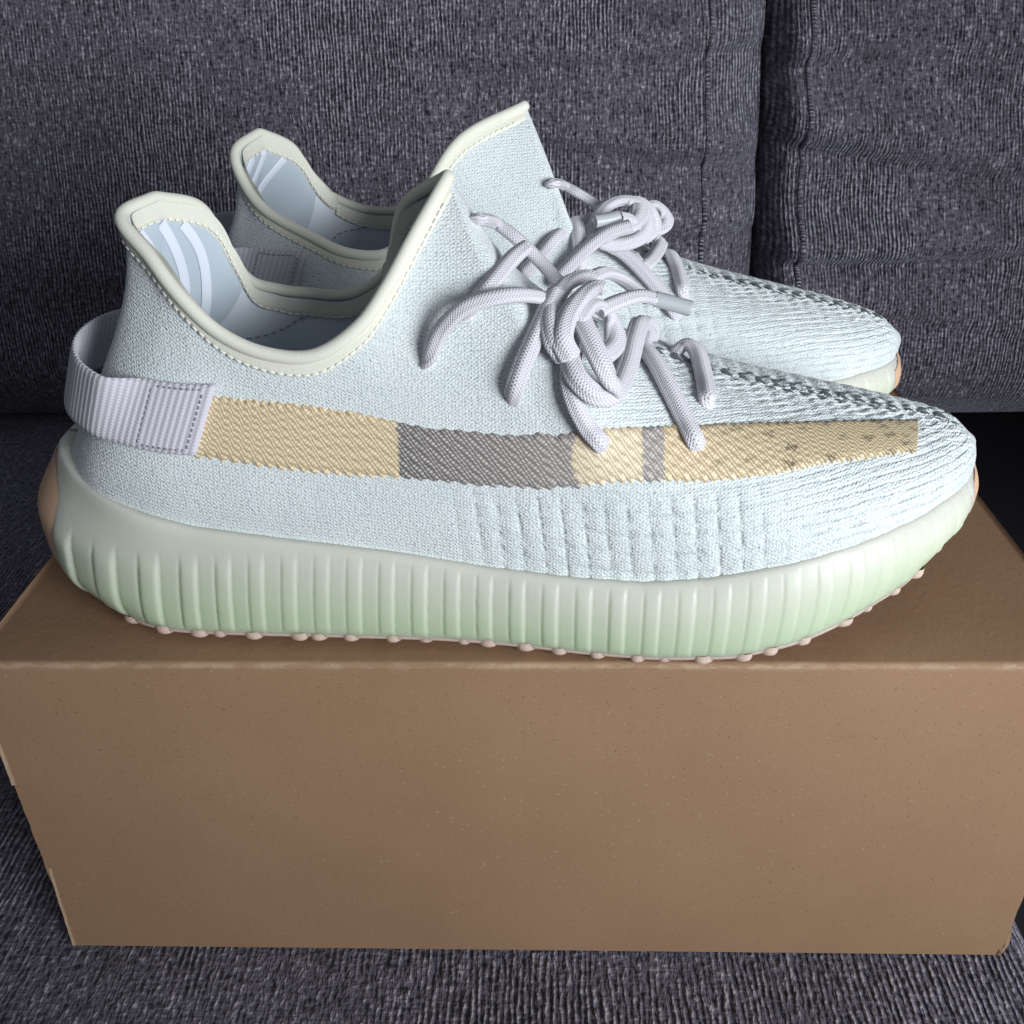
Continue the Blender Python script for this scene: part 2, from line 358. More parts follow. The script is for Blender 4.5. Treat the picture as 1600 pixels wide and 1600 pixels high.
def seat():
    NX, NY = 220, 200; x0, x1, y0, y1 = -0.85, 0.203, -0.22, 0.60
    u = np.linspace(0, 1, NX)[:, None]; v = np.linspace(0, 1, NY)[None, :]
    X = x0+(x1-x0)*u+0*v; Y = y0+(y1-y0)*v+0*u
    e1 = np.clip(1-(1-u)*(x1-x0)/0.012, 0, 1)**2; e2 = np.clip(1-v*(y1-y0)/0.05, 0, 1)**2
    Z = SEAT_Z-0.0004+0.004*np.minimum(fbm(X*9, Y*9, 3), 0)*sstep(0.0, 0.06, np.maximum(np.abs(X)-0.20, np.maximum(-Y-0.0, Y-0.27))+0.0)-0.012*e1-0.04*e2+0*u
    P = np.stack([X+0*Z, Y+0*Z, Z], -1)
    e = empty('sofa_seat_cushion', (-0.3, 0.2, SEAT_Z-0.12)); loc = np.array(e.location)
    tag(e, 'dark charcoal ribbed seat cushion under the cardboard box', 'cushion')
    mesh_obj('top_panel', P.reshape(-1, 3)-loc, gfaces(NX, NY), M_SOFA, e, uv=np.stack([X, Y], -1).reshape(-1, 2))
    ring = np.concatenate([P[0], P[:, -1], P[-1][::-1], P[::-1, 0]]); n = len(ring); bk = ring.copy(); bk[:, 2] = SEAT_Z-0.12
    F = [[i, (i+1) % n, (i+1) % n+n, i+n] for i in range(n)]
    mesh_obj('gusset', np.concatenate([ring, bk])-loc, F, M_SOFA, e, uv=np.stack([np.tile(np.arange(n)*0.002, 2), np.repeat([0, 0.12], n)], -1))
seat()
def deck():
    v = [(-2, -1.2, -.2705), (2.4, -1.2, -.2705), (2.4, .82, -.2705), (-2, .82, -.2705), (-2, .82, 1.1), (2.4, .82, 1.1)]
    o = mesh_obj('sofa_deck', v, [[0, 1, 2, 3], [3, 2, 5, 4]], M_DECK, None, smooth=False)
    tag(o, 'black cloth sofa deck showing in the gap beside the seat cushion', 'sofa')
deck()

# ------------------------------------------------------------------ shoe box
BW, BH, BD = 0.37, 0.1459, 0.275
def board(name, P00, P10, P11, P01, thick, parent, nx=40, ny=16, bow=0.0, ragged=(0, 0, 0, 0), seed=0, edge_round=0.0):
    """a sheet of card between four corners with a real edge; ragged = jitter of the u0,u1,v0,v1 edges"""
    P00, P10, P11, P01 = map(np.array, (P00, P10, P11, P01))
    u = np.linspace(0, 1, nx)[:, None, None]; v = np.linspace(0, 1, ny)[None, :, None]
    P = (P00*(1-u)+P10*u)*(1-v)+(P01*(1-u)+P11*u)*v
    n = np.cross(P10-P00, P01-P00).astype(float); n /= np.linalg.norm(n)
    P = P+n*bow*np.sin(np.pi*u)*np.sin(np.pi*v)
    P = P+n*0.0005*fbm(u*9+seed, v*5+seed, 2)*np.sin(np.pi*u)*np.sin(np.pi*v)*2
    ax = (P10-P00)/np.linalg.norm(P10-P00); ay = (P01-P00)/np.linalg.norm(P01-P00)
    r = lambda n_: fbm(np.linspace(0, n_*0.7, n_), np.full(n_, seed*3.1), 3)
    P[0] += ax*(ragged[0]*r(ny))[:, None]; P[-1] += ax*(ragged[1]*r(ny))[:, None]
    P[:, 0] += ay*(ragged[2]*r(nx))[:, None]; P[:, -1] += ay*(ragged[3]*r(nx))[:, None]
    Q = P-n*thick; A = np.concatenate([P.reshape(-1, 3), Q.reshape(-1, 3)]); m = nx*ny
    F = gfaces(nx, ny).tolist(); F += (gfaces(nx, ny, flip=True)+m).tolist(); nf = len(F)
    idx = np.arange(m).reshape(nx, ny); ring = np.concatenate([idx[:, 0], idx[-1, 1:], idx[::-1, -1][1:], idx[0, ::-1][1:]])
    for a, b in zip(ring[:-1], ring[1:]): F.append([a, a+m, b+m, b])
    fm = [0]*nf+[1]*(len(F)-nf)
    return mesh_obj(name, A, F, None, parent, smooth=False, mats=[M_CARD, M_CARDEDGE], fmat=fm)
def shoe_box():
    e = empty('shoe_box', (0, BD/2, -BH)); tag(e, 'plain brown kraft cardboard shoe box standing under both sneakers', 'box')
    x = BW/2; h = BH; D = BD; c = lambda X, Y, Z: (X, Y-BD/2, Z+BH)
    t = 0.0018; r = 0.0022
    # lid: top panel that rolls over the front edge through a rounded crease
    prof = [(D, 0.0)]+[(D-(D-r)*k/14, 0.0) for k in range(1, 15)]+[(r-r*math.sin(a), -r+r*math.cos(a)) for a in np.linspace(0, math.pi/2, 8)[1:]]
    nx = 120; xs = np.linspace(-x, x, nx); P = np.zeros((nx, len(prof), 3))
    for j, (yy, zz) in enumerate(prof):
        P[:, j, 0] = xs; P[:, j, 1] = yy-BD/2; P[:, j, 2] = zz+BH
    j0 = len(prof)-8
    wob = 0.0007*fbm(xs*26, xs*0+4, 3)
    P[:, j0:-1, 1] += wob[:, None]*0.3; P[:, j0-1:-1, 2] += np.minimum(0.0009*fbm(xs*40, xs*0+9, 3), 0)[:, None]
    Q = P.copy(); Q[:, :, 2] -= t*0.6; Q[:, :, 1] += t*0.5; m = P.shape[0]*P.shape[1]
    A = np.concatenate([P.reshape(-1, 3), Q.reshape(-1, 3)]); F = gfaces(nx, len(prof), flip=True).tolist(); F += (gfaces(nx, len(prof))+m).tolist(); nf = len(F)
    idx = np.arange(m).reshape(nx, -1)
    for L_ in (idx[0], idx[-1][::-1], idx[:, 0][::-1], idx[:, -1]):
        for a, b in zip(L_[:-1], L_[1:]): F.append([a, b, b+m, a+m])
    o = mesh_obj('lid', A, F, None, e, smooth=True, mats=[M_CARD, M_CARDEDGE], fmat=[0]*nf+[1]*(len(F)-nf))
    board('front_panel', c(-x, 0.0, -h), c(x-0.0005, 0.0, -h), c(x, 0.0, -r), c(-x, 0.0, -r), t, e, 60, 40, 0.0006, (0.0012, 0.0010, 0.0002, 0.0), 2.0)
    board('side_panel', c(-x+0.0010, D-.002, -h), c(-x+0.0010, 0.0022, -h), c(-x+0.0010, 0.0022, -0.003), c(-x+0.0010, D-.002, -0.003), t, e, 24, 12, 0.0006, seed=3.0)
    board('side_panel', c(x-0.0012, 0.0024, -h), c(x-0.0012, D-.002, -h), c(x-0.0012, D-.002, -0.003), c(x-0.0012, 0.0024, -0.003), t, e, 24, 12, 0.0006, seed=4.0)
    board('back_panel', c(x, D, -h), c(-x, D, -h), c(-x, D, -0.003), c(x, D, -0.003), t, e, 20, 10, 0, seed=5.0)
    board('bottom_panel', c(-x+.003, .003, -h+.002), c(x-.003, .003, -h+.002), c(x-.003, D-.003, -h+.002), c(-x+.003, D-.003, -h+.002), t, e, 4, 4, 0, seed=5.0)
    # dust flap peeking past the front-left corner, and a torn corner at the foot on the right
    board('corner_flap', c(-x-0.0004, 0.0025, -0.055), c(-x-0.0004, -0.0006, -0.055), c(-x-0.0004, -0.0004, -0.022), c(-x-0.0012, 0.0025, -0.022), 0.0014, e, 5, 12, 0, (0, .0006, .0005, 0), seed=6.0)
    board('corner_flap', c(-x-0.0008, 0.004, -h+.001), c(-x-0.0008, -0.0008, -h+.001), c(-x+0.0008, -0.0002, -h+0.046), c(-x-0.0008, 0.004, -h+0.046), 0.0012, e, 5, 14, 0, (0, .0008, .0003, 0), seed=8.0)
    board('torn_corner', c(x-0.002, -0.0012, -h+.0006), c(x+0.0028, 0.003, -h+.001), c(x+0.0032, 0.004, -h+.009), c(x-0.0005, -0.0003, -h+.008), 0.0009, e, 8, 8, 0.0006, (.001, .002, .0005, .002), seed=9.0)
shoe_box()

# ------------------------------------------------------------------ sneaker geometry (local frame: x heel->toe, -y lateral, z up; metres)
Y0 = 0.055
#          T: x, y, z (collar edge, then ridge)      B: x, y, z (edge of the midsole)
TL = np.array([(-.1140, .0530, .1358), (-.1175, .0400, .1335), (-.1093, .0330, .1241), (-.1011, .0280, .1141), (-.0907, .0250, .1039), (-.0777, .0230, .0979),
               (-.0625, .0225, .0970), (-.0488, .0250, .1048), (-.0403, .0310, .1149), (-.0320, .0410, .1278), (-.0225, .0540, .1414),
               (-.0140, .0540, .1276), (-.0052, .0540, .1160), (.0097, .0550, .1025), (.0283, .0560, .0912), (.0453, .0570, .0840),
               (.0691, .0580, .0757), (.0978, .0600, .0684), (.1251, .0620, .0622), (.1430, .0640, .0572), (.1515, .0650, .0520)])
BL = np.array([(-.1570, .0530, .0585), (-.1515, .0360, .0580), (-.1395, .0220, .0545), (-.1200, .0150, .0490), (-.0950, .0125, .0440), (-.0700, .0115, .0405),
               (-.0450, .0105, .0375), (-.0200, .0085, .0340), (.0000, .0065, .0318), (.0120, .0050, .0312), (.0250, .0038, .0308),
               (.0370, .0027, .0308), (.0480, .0020, .0318), (.0600, .0015, .0336), (.0710, .0012, .0358), (.0830, .0022, .0382),
               (.0980, .0062, .0408), (.1140, .0140, .0428), (.1315, .0268, .0432), (.1480, .0455, .0436), (.1562, .0650, .0440)])
K_TIP = 10
FAR = False
def half_keys(side):
    T = TL.copy(); B = BL.copy()
    if FAR:
        T[7:15, 0] = (-.0530, -.0420, -.0250, -.0050, .0003, .0050, .0130, .0300); T[7:15, 2] = (.1040, .1160, .1320, .1443, .1305, .1130, .0990, .0905)
        T[15:, 2] += 0.002; T[0, 0] -= 0.0
    if side > 0:
        T[:, 1] = 0.108-T[:, 1]; T[11:, 1] = TL[11:, 1]; T[4:9, 2] -= 0.002; T[8, 0] -= .004; T[9] += (-.006, .001, .002)
        med = np.interp(B[:, 0], [-.157, -.1515, -.1395, -.12, -.095, -.07, -.045, -.02, 0, .025, .048, .071, .098, .114, .131, .147, .156],
                        [.053, .070, .083, .089, .091, .0910, .0905, .091, .0935, .099, .102, .1035, .1025, .0985, .092, .081, .065])
        B[:, 1] = med
    T[:, 1] -= Y0; B[:, 1] -= Y0; B[:, 2] -= 0.0025
    T[0] = (-.1125, -.001, .1362)
    if side < 0 and not FAR: T[1] = (-.1188, -.0135, .1335)
    if side > 0 and not FAR: T[1:5] = ((-.1042, .0125, .1300), (-.1015, .0205, .1165), (-.0967, .0270, .1020), (-.0880, .0300, .0975))
    if side > 0 and FAR: T[1:4] = ((-.1195, .0130, .1315), (-.1153, .0205, .1200), (-.1067, .0260, .1110))
    if side < 0 and FAR: T[1:4] = ((-.1032, -.0130, .1285), (-.0990, -.0200, .1175), (-.0935, -.0260, .1080))
    n = len(T); H = T[:, 2]-B[:, 2]; s = -1.0 if side < 0 else 1.0
    hB = np.zeros((n, 3)); hT = np.zeros((n, 3))
    out = np.array([0.2, .8, 1, 1, 1, 1, 1, 1, 1, 1, 1, 1, 1, 1, 1, 1, 1, 1, .9, .5, 0.0])
    hB[:, 2] = H*np.array([.28, .28, .32, .36, .38, .38, .38, .38, .36, .34, .33, .34, .36, .40, .44, .48, .52, .56, .60, .62, .6])
    hB[:, 1] = s*0.0030*out
    hB[:, 0] = np.array([.011, .010, .006, .002, 0, 0, 0, 0, -.004, -.008, -.012, -.012, -.010, -.006, -.003, 0, 0, 0, .001, .002, .003])
    # at the collar the wall comes up steeply; on the vamp it rolls over to level
    for k in range(n):
        w = abs(T[k, 1]-B[k, 1])
        if k <= K_TIP:
            j = max(0, k-6)/4.0
            hT[k] = (0.002+0.006*j, s*(0.002+0.018*j*j), -H[k]*(0.42-0.26*j*j))
        else:
            f = min(1, (k-K_TIP)/4.0)
            hT[k] = (0.003*(1-f)+0.002, s*w*(0.44+0.14*f), -H[k]*0.015)
            if k <= K_TIP+3 and (side > 0) != FAR: hT[k] = (0.0, s*w*(0.12+0.36*f), -H[k]*0.16*(1-f))
    hT[0] = (0.001, 0, -0.028); hT[1] = (0.001, s*0.001, -0.028); hT[2] = (0.002, s*0.002, -0.028)
    hT[-1] = (0.004, s*0.0, -0.002); hT[-2] = (0.006, s*0.010, -0.001)
    return T, B, hT, hB
def half_eval(side, t, sv):
    """surface points for key parameters t (n,) and rows sv (m,) from the sole (0) to the collar or ridge (1)"""
    T, B, hT, hB = half_keys(side)
    def sp(K):
        a = crs(K[:K_TIP+1], np.minimum(t, K_TIP)); b = crs(K[K_TIP:], np.maximum(t-K_TIP, 0))
        return np.where((t <= K_TIP)[:, None], a, b)
    Tt, ht = sp(T), sp(hT); Bt, hb = crs(B, t), crs(hB, t)
    if side > 0: Bt = Bt
    s = np.asarray(sv)[None, :, None]
    P0, P1, P2, P3 = (a[:, None, :] for a in (Bt, Bt+hb, Tt+ht, Tt))
    return P0*(1-s)**3+3*P1*s*(1-s)**2+3*P2*s*s*(1-s)+P3*s**3
T_MAX = len(TL)-1.0
def t_samples(side, n):
    tt = np.linspace(0, T_MAX, 1500); P = half_eval(side, tt, [0.0, 0.45, 0.8])
    d = np.linalg.norm(np.diff(P, axis=0), axis=2).max(1); c = np.concatenate([[0], np.cumsum(d)])
    return np.interp(np.linspace(0, c[-1], n), c, tt)
def knit_relief(side, x, a, H, t):
    """height of the knit ribs (m) and how much of the dark gap shows; a = distance up from the sole along the section"""
    wv = 0.0012*fbm(x*60, a*60, 2)
    top = H-a
    mid = sstep(-0.030, -0.008, x)*(1-sstep(0.060, 0.085, x))
    low = 1-sstep(0.028, 0.034, a+0*x) if side < 0 else 1-sstep(0.045, 0.06, a+0*x)
    px = (x+0.25*a*0.4+wv*0.6)/0.0066; py = (a+0.06*(x-0.02)+wv*0.5)/0.0068
    gx = np.abs(px-np.round(px))*0.0066; gy = np.abs(py-np.round(py))*0.0068
    brk = sstep(0.35, 0.55, vnoise(np.round(px)*3.7, a*800)); brk2 = sstep(0.3, 0.5, vnoise(x*380, np.round(py)*5.1))
    g1 = np.exp(-(gx/0.00042)**2)*brk; g2 = np.exp(-(gy/0.0005)**2)*brk2*0.6*sstep(-0.005, 0.02, x)
    grid = np.maximum(g1, g2)*mid*low
    toe = sstep(0.055, 0.09, x)+(1-low)*sstep(0.01, 0.04, x)*0.9
    toe = np.clip(toe, 0, 1)
    ph = (a+0.10*(x-0.08)+wv*1.3)/0.0031
    rib = np.abs(ph-np.round(ph))*2
    rb2 = sstep(0.25, 0.5, vnoise(x*260, np.round(ph)*7.3))
    gr = sstep(0.62, 1.0, rib)*rb2*toe
    # rope-like ridges each side of the centre seam
    seam = np.exp(-(top/0.020)**2)*sstep(0.03, 0.05, x)
    rope = np.sin(top/0.0042*2*np.pi)*np.sin((x+top*0.7)/0.0062*2*np.pi+3*np.floor(top/0.0042))
    lump = fbm(x*420, a*420, 2)
    puff = np.cos(2*np.pi*px)*-0.5*mid*low+np.cos(2*np.pi*py)*-0.4*mid*low
    h = 0.00022*puff-0.00055*grid-0.00050*gr+0.00055*seam*rope+0.00038*lump*(0.35+0.65*np.clip(toe+mid*low+seam, 0, 1))
    # soft creases where the collar flexes above the eyelets
    h = h+0.0012*fbm(x*26+3, a*22+1, 2)
    gap = np.clip(grid*0.55*sstep(0.4, 0.9, vnoise(x*900, a*900)+0.25)+gr*0.40*sstep(0.3, 0.8, vnoise(x*700, a*900)+0.2)+0.22*seam*np.clip(-rope, 0, 1), 0, 1)
    return h, gap
def build_upper(root):
    Vs, Fs, UVs, GAP = [], [], [], []; off = 0
    for side in (-1, 1):
        nu, ns = (640, 190) if side < 0 else (520, 150)
        t = t_samples(side, nu); s = np.linspace(0, 1, ns)
        P = half_eval(side, t, s)
        N = grid_normals(P)*(1 if side > 0 else -1)
        N = np.where((N*np.array([0, side, 0.4])).sum(-1, keepdims=True) < -0.3, -N, N)
        a = np.concatenate([np.zeros((nu, 1)), np.cumsum(np.linalg.norm(np.diff(P, axis=1), axis=2), 1)], 1)
        H = a[:, -1:]
        h, gap = knit_relief(side, P[..., 0], a, H, t[:, None])
        edge = sstep(0, 0.002, a)*np.where(t[:, None] < K_TIP, sstep(0, 0.004, H-a), 1.0)
        endf = sstep(0.0, 0.012, 0.156-P[..., 0])
        P = P+N*(h*edge*endf)[..., None]
        Vs.append(P.reshape(-1, 3)); Fs.append(gfaces(nu, ns, flip=(side < 0))+off); off += nu*ns
        UVs.append(np.stack([P[..., 0], a+(0.3 if side > 0 else 0)], -1).reshape(-1, 2)); GAP.append((gap*edge*endf).ravel())
    o = mesh_obj('knit_upper', np.concatenate(Vs), np.concatenate(Fs), M_KNIT, root, uv=np.concatenate(UVs))
    at = o.data.attributes.new('gap', 'FLOAT', 'POINT'); at.data.foreach_set('value', np.concatenate(GAP).astype(np.float32))
    return o
def half_pt(side, t, s):
    """pointwise surface evaluation for flat arrays t, s"""
    T, B, hT, hB = half_keys(side); t = np.clip(t, 0, T_MAX)
    def sp(K):
        a = crs(K[:K_TIP+1], np.minimum(t, K_TIP)); b = crs(K[K_TIP:], np.maximum(t-K_TIP, 0))
        return np.where((t <= K_TIP)[:, None], a, b)
    Tt, ht = sp(T), sp(hT); Bt, hb = crs(B, t), crs(hB, t); s = s[:, None]
    return Bt*(1-s)**3+3*(Bt+hb)*s*(1-s)**2+3*(Tt+ht)*s*s*(1-s)+Tt*s**3
def half_off(side, t, s, off):
    """points on the upper pushed out by off, with their outward normals"""
    t = np.asarray(t, float); s = np.asarray(s, float); sh = t.shape; tf, sf = t.ravel(), s.ravel()
    P = half_pt(side, tf, sf); e = 2e-3
    tu = np.minimum(tf+e, T_MAX); sv = np.minimum(sf+e, 1.0)
    du = half_pt(side, tu, sf)-half_pt(side, tu-2*e, sf); dv = half_pt(side, tf, sv)-half_pt(side, tf, sv-e)
    N = np.cross(du, dv); N /= np.maximum(np.linalg.norm(N, axis=1, keepdims=True), 1e-12)
    ref = np.stack([P[:, 0]-np.clip(P[:, 0], -.105, .12), P[:, 1]*1.0, 0.25*np.abs(P[:, 1])+0.004+0*P[:, 2]], -1)
    N = N*np.where((N*ref).sum(1, keepdims=True) < 0, -1.0, 1.0)
    off = np.broadcast_to(off, sh).ravel()[:, None]
    return (P+N*off).reshape(sh+(3,)), N.reshape(sh+(3,))
def ease(t): return 0.45+0.55*sstep(0.0, 2.5, np.asarray(t, float))
def offset_patch(side, t, s_of_t, off):
    return half_off(side, np.repeat(t[:, None], s_of_t.shape[1], 1), s_of_t, off)
def collar_loop(n=420):
    tt = np.linspace(0, K_TIP, 400)
    L = half_eval(-1, tt, [1.0])[:, 0]; R = half_eval(1, tt, [1.0])[:, 0]
    loop = np.concatenate([L, R[::-1][1:-1]])
    return even(loop, n, True)
def build_collar(root):
    lp = collar_loop(520)
    # soften the point at the tongue tip
    for _ in range(6): lp = 0.25*np.roll(lp, 1, 0)+0.5*lp+0.25*np.roll(lp, -1, 0)
    c = lp.mean(0); nrm = lp-np.array([c[0], 0, 0]); nrm[:, 2] = 0.6*np.abs(nrm[:, 1])+0.02; nrm[:, 0] *= 0.3
    V, F, uv = sweep(lp+np.array([0, 0, 0.0008]), 0.0021, 0.0020, nrm, 16, closed=True)
    pipe = mesh_obj('collar_piping', V, F, M_PIPE, root, uv=uv)
    for inner in (0, 1):
        Vs, Fs, off = [], [], 0
        for side in (-1, 1):
            t = np.linspace(0.0, K_TIP-0.05, 220); H = np.linalg.norm(half_eval(side, t, [1.0])[:, 0]-half_eval(side, t, [0.9])[:, 0], axis=1)/0.1
            wid = 0.0052 if not inner else 0.0060
            s = 1-np.linspace(1, 0, 6)[None]*wid/np.maximum(H, .03)[:, None]
            o = 0.0007 if not inner else -0.0046*ease(t)[:, None]
            P, N = offset_patch(side, t, s, o)
            P = P-N*(0.0006*np.array([1, 0, 0, 0, 0, 0])[None, :, None])*(1 if not inner else -1)
            Vs.append(P.reshape(-1, 3)); Fs += (gfaces(220, 6, flip=(side < 0))+off).tolist(); off += 220*6
        mesh_obj('collar_binding', np.concatenate(Vs), Fs, M_PIPE, pipe)
    # running stitches along both sides of the piping
    base = np.array([(-1, -.5, 0), (1, -.5, 0), (1, .5, 0), (-1, .5, 0), (-.7, -.3, .8), (.7, -.3, .8), (.7, .3, .8), (-.7, .3, .8)])
    bf = [[4, 5, 6, 7], [0, 1, 5, 4], [1, 2, 6, 5], [2, 3, 7, 6], [3, 0, 4, 7]]
    Vs, Fs, off = [], [], 0
    for side in (-1, 1):
        for inner in (0, 1):
            tt = np.linspace(0.05, K_TIP-0.15, 900); H = np.linalg.norm(half_eval(side, tt, [1.0])[:, 0]-half_eval(side, tt, [0.9])[:, 0], axis=1)/0.1
            wid = 0.0044 if not inner else 0.0050
            s = (1-wid/np.maximum(H, .03))[:, None]
            P, N = offset_patch(side, tt, s, 0.0009 if not inner else (-0.0004-0.0046*ease(tt))[:, None]); P = P[:, 0]; N = N[:, 0]*(1 if not inner else -1)
            L = np.concatenate([[0], np.cumsum(np.linalg.norm(np.diff(P, axis=0), axis=1))])
            for q in np.arange(0.002, L[-1]-0.001, 0.0026):
                p = np.array([np.interp(q, L, P[:, k]) for k in range(3)]); nn = np.array([np.interp(q, L, N[:, k]) for k in range(3)])
                pp = np.array([np.interp(q+0.0008, L, P[:, k]) for k in range(3)]); T_ = pp-p; T_ /= np.linalg.norm(T_); nn /= np.linalg.norm(nn); S_ = np.cross(nn, T_)
                j = random.uniform(-.0001, .0001)
                Vs.append(p+base[:, :1]*0.0009*T_+base[:, 1:2]*0.0006*S_+base[:, 2:]*0.00032*nn+S_*j); Fs += [[a+off for a in f] for f in bf]; off += 8
    mesh_obj('stitching', np.concatenate(Vs), Fs, M_THREAD, pipe)
    return pipe
def build_lining(root):
    for side in (-1, 1):
        n, m = 160, 50; t = np.linspace(0.0, K_TIP-0.02, n); s = np.linspace(0.0, 1.0, m)
        P, N = offset_patch(side, t, np.repeat(s[None], n, 0), 0.0)
        P = P-N*(0.0032*ease(t)[:, None, None]*np.ones((n, m, 1)))
        if side < 0: Pl = P
        else: Pr = P
    A = np.concatenate([Pl, Pr[::-1]]); n2 = len(A)
    # close down to a footbed
    V = A.reshape(-1, 3); F = gfaces(n2, 50).tolist()
    lin = mesh_obj('lining', V, F, M_LIN, root)
    # footbed
    n = 120; t = np.linspace(0, T_MAX, n); L = half_eval(-1, t, [0.12])[:, 0]; R = half_eval(1, t, [0.12])[:, 0]
    w = np.linspace(0.03, 0.97, 14)[None, :, None]; P = L[:, None]*(1-w)+R[:, None]*w
    P[..., 2] -= 0.004*np.sin(np.pi*w[..., 0])
    mesh_obj('insole', P.reshape(-1, 3), gfaces(n, 14), M_LIN2, root)
    return lin
M_BOT = {}
# sole outline in plan
OUTX = np.array([-.1690, -.1678, -.1620, -.1500, -.130, -.100, -.060, -.020, .020, .050, .080, .105, .125, .1415, .1525, .1575])
OUTL = np.array([.0530, .0420, .0300, .0190, .0115, .0085, .0070, .0050, .0000, -.0028, -.0018, .0055, .0170, .0320, .0490, .0650])
OUTM = np.array([.0530, .0650, .0770, .0865, .0925, .0945, .0940, .0950, .1010, .1055, .1070, .1045, .0985, .0895, .0785, .0650])
def outline(n):
    k = np.linspace(0, len(OUTX)-1, 800)
    L = crs(np.stack([OUTX, OUTL-Y0], -1), k); R = crs(np.stack([OUTX, OUTM-Y0], -1), k)
    loop = np.concatenate([L, R[::-1][1:-1]])
    return even(loop, n, True)
def sole_top(x): return np.interp(x, [-.175, -.165, -.15, -.125, -.105, -.075, -.041, -.013, .015, .035, .054, .073, .093, .115, .138, .16], [.060, .0595, .0560, .0500, .0452, .0411, .0371, .0330, .0312, .0308, .0326, .0362, .0400, .0428, .0436, .0440])
def sole_bot(x): return np.interp(x, [-.175, -.165, -.15, -.13, -.11, -.07, -.03, 0, .02, .04, .065, .087, .098, .113, .13, .145, .16], [.0150, .0100, .0068, .0056, .0052, .0052, .0050, .0044, .0036, .0034, .0044, .0088, .0122, .0176, .0215, .0245, .0270])
def loop_normals(o):
    T = np.roll(o, -1, 0)-np.roll(o, 1, 0); T /= np.linalg.norm(T, axis=1, keepdims=True)
    c = np.stack([T[:, 1], -T[:, 0]], -1)
    ctr = np.array([0.0, 0.0]); sg = np.sign(((o-ctr)*c).sum(1).mean()); return c*sg
SR = np.array([(.975, -.0090), (1.0, -.0026), (.96, -.0010), (.90, -.0003), (.80, .0004), (.70, .0007), (.60, .0009), (.50, .0009), (.40, .0008), (.30, .0005), (.22, .0001), (.15, -.0003), (.09, -.0007), (.04, -.0011), (.0, -.0016), (-.01, -.0060)])
def build_sole(root):
    n = 1700; o = outline(n); N = loop_normals(o)
    arc = np.arange(n)*np.linalg.norm(o[1]-o[0])
    zt, zb = sole_top(o[:, 0]), sole_bot(o[:, 0])
    f = crs(SR, np.linspace(0, len(SR)-1, 44)); m = len(f)
    fr, fo = f[:, 0][None], f[:, 1][None]
    Z = zb[:, None]+(zt-zb)[:, None]*fr
    # ribs: wide soft lobes in pairs split by narrow grooves, leaning a little, fading out under the knit
    x = o[:, 0][:, None]
    pitch = 0.0053*(1+0.9*sstep(-0.09, -0.165, x)+0.35*sstep(0.09, 0.15, x))
    dph = np.cumsum(np.linalg.norm(o[1]-o[0])/pitch[:, 0]); dph *= round(dph[-1])/dph[-1]
    ph = dph[:, None]-(fr-0.3)*1.1*sstep(0.03, -0.12, x)
    fp = ph-np.floor(ph); odd = np.mod(np.floor(ph), 2)
    lobe = 1-np.abs(2*fp-1)**8; lobe = lobe*(0.45+0.55*odd)+0.22*fp+0.25*(vnoise(np.floor(ph)*3.3, 0*ph+1.7)-0.5)
    low_limit = sstep(1.0, 0.80, fr+0.18*sstep(-0.05, -0.14, x)+0.10*sstep(-0.05, -0.15, x))*sstep(-0.02, 0.10, fr)
    amp = 0.00085*low_limit*(1+0.9*sstep(-.07, -.13, x)-0.35*sstep(0.03, .07, x))
    heel_smooth = sstep(-0.166, -0.150, x+0.12*0)
    off = fo+amp*(lobe-0.5)*(0.2+0.8*heel_smooth)
    # heel cup swells and tucks in at its foot
    tuck = sstep(-.115, -.165, x); off = off-0.0075*tuck*np.clip(0.30-fr, 0, 1)/0.30*np.clip(0.30-fr, 0, 1)/0.30-0.0085*tuck*sstep(0.55, 1.0, fr)
    tuck2 = sstep(.12, .155, x); off = off-0.005*tuck2*np.clip(0.35-fr, 0, 1)/0.35
    off = off-0.0012*sstep(.0, .06, x)*sstep(0.6, 1.0, fr)
    P = np.concatenate([o[:, None, :]+N[:, None, :]*off[..., None], Z[..., None]], -1)
    uv = np.stack([np.repeat(arc[:, None], m, 1)*0.5, np.repeat(fr, n, 0)], -1).reshape(-1, 2)
    sole = mesh_obj('midsole', P.reshape(-1, 3), gfaces(n, m, cu=True), M_SOLE, root, uv=uv)
    # gum outsole hugging the underside
    n = 700; o = outline(n); N = loop_normals(o); zt, zb = sole_top(o[:, 0]), sole_bot(o[:, 0]); x = o[:, 0]
    tk = (0.0075*sstep(-.115, -.165, x)+0.005*sstep(.12, .155, x))
    rows = [(0.0004, -.0020), (0.0001, -.0013), (-.0010, -.0015), (-.0016, -.0026), (-.0019, -.008)]
    P = np.stack([np.concatenate([o+N*(r[1]-tk*0.95)[:, None], (zb+r[0])[:, None]], 1) for r in rows], 1)
    P = np.concatenate([P, np.stack([np.concatenate([(o*np.array([k, k])+np.array([(1-k)*-.005, 0])), (zb-.0019)[:, None]], 1) for k in (0.7, 0.35, 0.02)], 1)], 1)
    outs = mesh_obj('outsole', P.reshape(-1, 3), gfaces(n, P.shape[1], cu=True), M_OUT, root, uv=np.zeros((P.shape[0]*P.shape[1], 2)))
    # studs round the edge
    a = np.linspace(0, 2*np.pi, 12, endpoint=False); prof = [(1.0, 1.2), (1.0, 0.2), (.90, -.4), (.55, -.85), (0.02, -1.0)]
    sv = np.array([[(r*math.cos(q), r*math.sin(q), z) for q in a] for r, z in prof]).reshape(-1, 3)*np.array([.0031, .0024, .0018])
    sme = mesh_obj('stud', sv, gfaces(5, 12, cv=True, flip=True), M_OUT, outs, uv=np.zeros((60, 2)))
    per = np.linalg.norm(np.roll(o, -1, 0)-o, axis=1).sum(); k = int(per/0.0112); first = True
